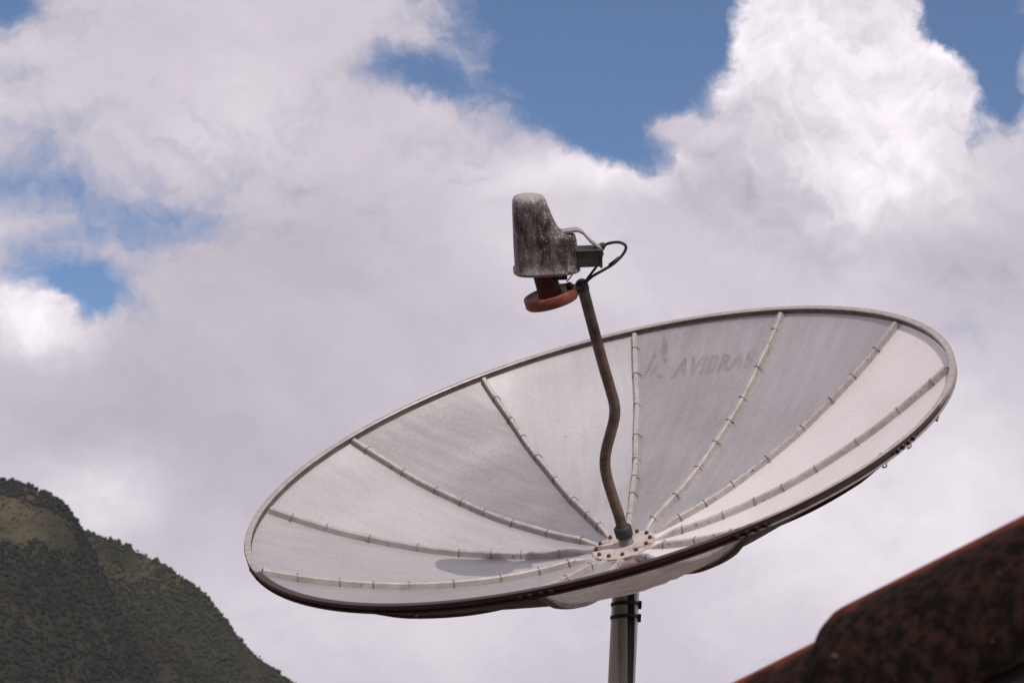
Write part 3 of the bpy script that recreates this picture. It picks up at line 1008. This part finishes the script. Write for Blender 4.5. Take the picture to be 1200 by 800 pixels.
# collar at the top of the mast and the tilt bracket behind the hub
mb = MB(); mb.lathe(MAST_BASE + ud * (PL + 0.03), ud, [(0.0465, 0.0), (0.0505, 0.002), (0.0505, 0.06), (0.0465, 0.062)], 32)
collar = part(mb, 'collar', 'sleeve2' if 'sleeve2' in M else 'grey_steel', mast)
mb = MB()
hb = dish((0, 0, -DD + Z0 - 0.028))
mb.tube([top_p, (top_p + hb) / 2 + AX * 0.0, hb], 0.03, 16)
mb.lathe(hb - AX * 0.004, AX, [(0.0, 0.0), (0.07, 0.0), (0.07, 0.012), (0.0, 0.012)], 32)
part(mb, 'tilt_mount', 'grey_steel')


# lettering on the far panel: faded print, following the sheet
def dish_hit(u, v):
    d_ = DM.T @ np.array([(u - 600) / FPX, -(v - 400) / FPX, -1.0]); o_ = DM.T @ (-DT)
    A = DD * (d_[0] ** 2 + d_[1] ** 2); B = 2 * DD * (o_[0] * d_[0] + o_[1] * d_[1]) - d_[2]; Cc = DD * (o_[0] ** 2 + o_[1] ** 2 - 1) + Z0 - o_[2]
    t = (-B + math.sqrt(B * B - 4 * A * Cc)) / (2 * A)
    return o_ + t * d_


def on_panel(q, k, lift=0.0022):
    """drop a dish-frame point onto panel k"""
    x, y = q[0], q[1]
    th = math.atan2(y, x); r = math.hypot(x, y)
    span = rib_th(k + 1) - rib_th(k)
    dth = (th - rib_th(k)) % (2 * math.pi)
    if dth > math.pi: dth -= 2 * math.pi
    t = dth / span
    for _ in range(4):
        s_ = surf(k, np.array(t), np.array(r))
        r *= math.hypot(x, y) / math.hypot(s_[0], s_[1])
        dd_ = (th - math.atan2(s_[1], s_[0]) + math.pi) % (2 * math.pi) - math.pi
        t += dd_ / span
    s_ = surf(k, np.array(t), np.array(r))
    n_ = np.array([-2 * DD * s_[0], -2 * DD * s_[1], 1.0]); n_ /= np.linalg.norm(n_)
    return s_ + n_ * lift


def mat_print(name, col):
    m, g, b, out = material(name)
    ob = g.n('ShaderNodeTexCoord').outputs['Object']
    wear = g.ramp(g.add(g.mul(g.noise(ob, 14, 5, 0.65), 0.6), g.mul(g.noise(ob, 130, 3, 0.6), 0.5)), 0.38, 0.66)
    b.inputs['Base Color'].default_value = (*col, 1)
    b.inputs['Roughness'].default_value = 0.7
    tp = g.n('ShaderNodeBsdfTransparent'); mx = g.n('ShaderNodeMixShader')
    g.put(mx.inputs[0], g.add(0.73, g.mul(wear, 0.20)))
    g.t.links.new(b.outputs[0], mx.inputs[1]); g.t.links.new(tp.outputs[0], mx.inputs[2])
    g.t.links.new(mx.outputs[0], out.inputs[0])
    return m


cv = bpy.data.curves.new('lettering', 'FONT')
cv.body = 'AVIBRAS'
cv.size = 1.0
cv.offset = 0.055
cv.space_character = 1.14
cv.resolution_u = 4
tmp = bpy.data.objects.new('lettering', cv)
COL.objects.link(tmp)
dg = bpy.context.evaluated_depsgraph_get()
tm = bpy.data.meshes.new_from_object(tmp.evaluated_get(dg))
bpy.data.objects.remove(tmp)
bm = bmesh.new(); bm.from_mesh(tm)
bmesh.ops.triangulate(bm, faces=bm.faces)
bmesh.ops.subdivide_edges(bm, edges=[e for e in bm.edges if e.calc_length() > 0.15], cuts=2)
bm.verts.index_update()
tv = np.array([q.co[:] for q in bm.verts]); tf = [tuple(q.index for q in f.verts) for f in bm.faces]
bm.free(); bpy.data.meshes.remove(tm)
x0, x1 = tv[:, 0].min(), tv[:, 0].max(); y0, y1 = tv[:, 1].min(), tv[:, 1].max()
corner = [np.array(dish_hit(*q)) for q in ((786.5, 446.5), (880, 432), (796, 422.5), (888.5, 409.5))]   # bl, br, tl, tr
tw = []
for q in tv:
    sx, sy = (q[0] - x0) / (x1 - x0), (q[1] - y0) / (y1 - y0)
    c = corner[0] * (1 - sx) * (1 - sy) + corner[1] * sx * (1 - sy) + corner[2] * (1 - sx) * sy + corner[3] * sx * sy
    tw.append(dish(on_panel(c, 4)))
mb = MB(); mb.add(tw, tf, False)
part(mb, 'lettering', mat_print('faded grey print', (0.16, 0.12, 0.13)), LETTER_PANEL)


def emblem(polys, mat, name):
    mb = MB()
    for poly in polys:
        P = [np.array(dish_hit(745 + x / 8, 375 + y / 8)) for x, y in poly]
        # fan of small triangles so that the mark follows the sheet
        bm = bmesh.new()
        vs = [bm.verts.new(q.tolist()) for q in P]
        bm.faces.new(vs)
        bmesh.ops.triangulate(bm, faces=bm.faces)
        bmesh.ops.subdivide_edges(bm, edges=bm.edges[:], cuts=3, use_grid_fill=True)
        bm.verts.index_update()
        mb.add([dish(on_panel(np.array(q.co), 4)) for q in bm.verts], [tuple(q.index for q in f.verts) for f in bm.faces], False)
        bm.free()
    part(mb, name, mat, LETTER_PANEL)


emblem([[(270, 105), (300, 240), (303, 345), (226, 335)], [(185, 300), (205, 345), (120, 500), (70, 560), (100, 480)], [(215, 420), (200, 500), (130, 540), (190, 440)], [(190, 520), (280, 545), (275, 565), (215, 560)]],
       mat_print('faded dark mark', (0.13, 0.10, 0.12)), 'emblem')
emblem([[(230, 355), (303, 362), (300, 455)]], mat_print('faded red mark', (0.30, 0.10, 0.09)), 'emblem_tip')

# ---------------------------------------------------------------- the tiled roof close to the camera
def mat_tile():
    m, g, b, out = material('mouldy shaded clay tile')
    tc = g.n('ShaderNodeTexCoord'); ob = tc.outputs['Object']
    uv = g.sep(tc.outputs['UV'])
    n1 = g.noise(ob, 13, 6, 0.65); n2 = g.noise(ob, 55, 5, 0.65)
    clay = g.mix(n2, (0.19, 0.046, 0.026), (0.11, 0.028, 0.018))
    mould_shade = g.mix(g.ramp(n2, 0.4, 0.62), (0.006, 0.0044, 0.0038), (0.027, 0.0135, 0.0105))
    side_shade = g.ramp(g.add(g.mul(g.sub(n1, 0.5), 0.28), g.m('ABSOLUTE', uv[0])), 0.13, 0.23)     # lit crown and shaded, mouldy sides put into the colour
    col = g.mix(side_shade, clay, mould_shade)
    lich = g.ramp(g.noise(ob, 34, 3, 0.5), 0.70, 0.74)
    col = g.mix(g.mul(lich, 0.3), col, (0.20, 0.14, 0.09))
    g.put(b.inputs['Base Color'], col)
    b.inputs['Roughness'].default_value = 0.9
    b.inputs['Specular IOR Level'].default_value = 0.06
    bump(g, b, g.add(n1, g.mul(n2, 0.4)), 0.006)
    return m


def mat_wall():
    m, g, b, out = material('blackened plaster')
    ob = g.n('ShaderNodeTexCoord').outputs['Object']
    n1 = g.noise(ob, 7, 6, 0.65); n2 = g.noise(ob, 40, 5, 0.65)
    col = g.mix(g.ramp(n1, 0.35, 0.65), (0.010, 0.007, 0.006), (0.045, 0.02, 0.016))
    col = g.mix(g.ramp(n2, 0.6, 0.72), col, (0.10, 0.055, 0.04))
    g.put(b.inputs['Base Color'], col)
    b.inputs['Roughness'].default_value = 0.95
    bump(g, b, g.add(n1, n2), 0.01)
    return m


TILE, WALL = mat_tile(), mat_wall()
q0, q1 = W(990, 722, 2.36), W(1200, 616, 2.24)
rd = (q1 - q0) / np.linalg.norm(q1 - q0)                     # up along the gable edge
rh = np.array([-rd[1], rd[0], 0.0]); rh /= np.linalg.norm(rh)
if rh[1] < 0: rh = -rh                                       # horizontal, away from the camera
rn = np.cross(rd, rh); rn = rn * np.sign(rn[2])              # roof normal
TR = 0.18
LT = 0.42
slope = rd * (LT - 0.07) + np.cross(rd, np.array([-rd[1], rd[0], 0.0]) / np.hypot(rd[0], rd[1])) * 0.022
slope /= np.linalg.norm(slope)
eave = q0 - slope * 1.35
house = bpy.data.objects.new('house', None)
HB = np.array([*(eave - rn * TR)[:2], 0.0])
house.location = HB.tolist()
link(house, None, label='house with mouldy clay roof tiles darkened for shade at the sides, out of focus in the lower right foreground', category='house')
NTI = 9


def half_tile(p, r0, r1, length, thick=0.014):
    """barrel tile whose crown starts at p; r0 at the low end"""
    nl, na = 30, 29
    q = np.linspace(-1, 1, na) * math.radians(98)
    def shell(off):
        out_ = []
        for i in range(nl):
            s_ = i / (nl - 1)
            r = r0 + (r1 - r0) * s_ + off - 0.018 * max(0.0, 1 - s_ * length / 0.032) ** 2
            c = p + rd * (s_ * length) - rn * (r0 + (r1 - r0) * s_ )
            out_.append([c + rn * r * math.cos(t) + rh * (-r) * math.sin(t) for t in q])
        return np.array(out_)
    o_, i_ = shell(0.0), shell(-thick)
    uvs = np.array([[(t / math.pi * 2 * 0.5, s_ / nl) for t in q] for s_ in range(nl)])
    mb = MB()
    mb.grid(o_, True, uvs=uvs); mb.grid(i_, True, uvs=uvs)
    for A, B, ua in ((o_[0], i_[0], uvs[0]), (o_[-1], i_[-1], uvs[-1])):
        mb.grid(np.array([A, B]), False, uvs=np.array([ua, ua]))
    for j in (0, -1):
        mb.grid(np.array([o_[:, j], i_[:, j]]), False, uvs=np.array([uvs[:, j], uvs[:, j]]))
    return mb


step = LT - 0.07
for i in range(-4, 6):
    p = q0 + rd * (i * step) + rn * (i * 0.022)
    half_tile(p, TR, TR - 0.02, LT).build('gable_tile', TILE, house, HB)
# roof slope behind the gable tiles: rolled tile courses
base = eave - rn * (TR * 0.9 + 0.02)
Lr = 3.4
ns, nw = 120, 140
ss = np.linspace(0, Lr, ns); ww = np.linspace(0.02, 3.6, nw)
P = np.array([[base + slope * s_ + rh * w + rn * (0.035 * abs(math.sin(w * math.pi / 0.2)) + 0.018 * (1 - (s_ / 0.34) % 1.0)) for w in ww] for s_ in ss])
uvs = np.array([[(0.12 + 0.1 * abs(math.cos(w * math.pi / 0.2)), s_) for w in ww] for s_ in ss])
mb = MB(); mb.grid(P, True, uvs=uvs)
mb.build('roof_slope', TILE, house, HB)
# walls: gable under the tiles, eave wall and back wall
inset = -(TR - 0.022)
g0 = eave + rh * inset - rn * (TR * 0.9); g1 = g0 + slope * Lr
def wall_box(a_, b_, thick, dirv):
    """vertical wall whose top runs from a_ to b_"""
    V = []
    for off in (0, thick):
        for q in (a_, b_):
            t = q + dirv * off
            V += [t, np.array([t[0], t[1], -0.2])]
    F = [(0, 1, 3, 2), (4, 6, 7, 5), (0, 2, 6, 4), (1, 5, 7, 3), (0, 4, 5, 1), (2, 3, 7, 6)]
    return V, F
mb = MB()
mb.add(*wall_box(g0, g1, 0.14, rh), smooth=False)
mb.add(*wall_box(g0 + rh * 3.3, g1 + rh * 3.3, 0.14, rh), smooth=False)
hd_ = np.array([rd[0], rd[1], 0.0]); hd_ /= np.linalg.norm(hd_)
mb.add(*wall_box(g0 + rh * 0.14, g0 + rh * 3.3, 0.14, hd_), smooth=False)
mb.add(*wall_box(g1 + rh * 0.14 - hd_ * 0.14, g1 + rh * 3.3 - hd_ * 0.14, 0.13, hd_), smooth=False)
mb.build('wall', WALL, house, HB)
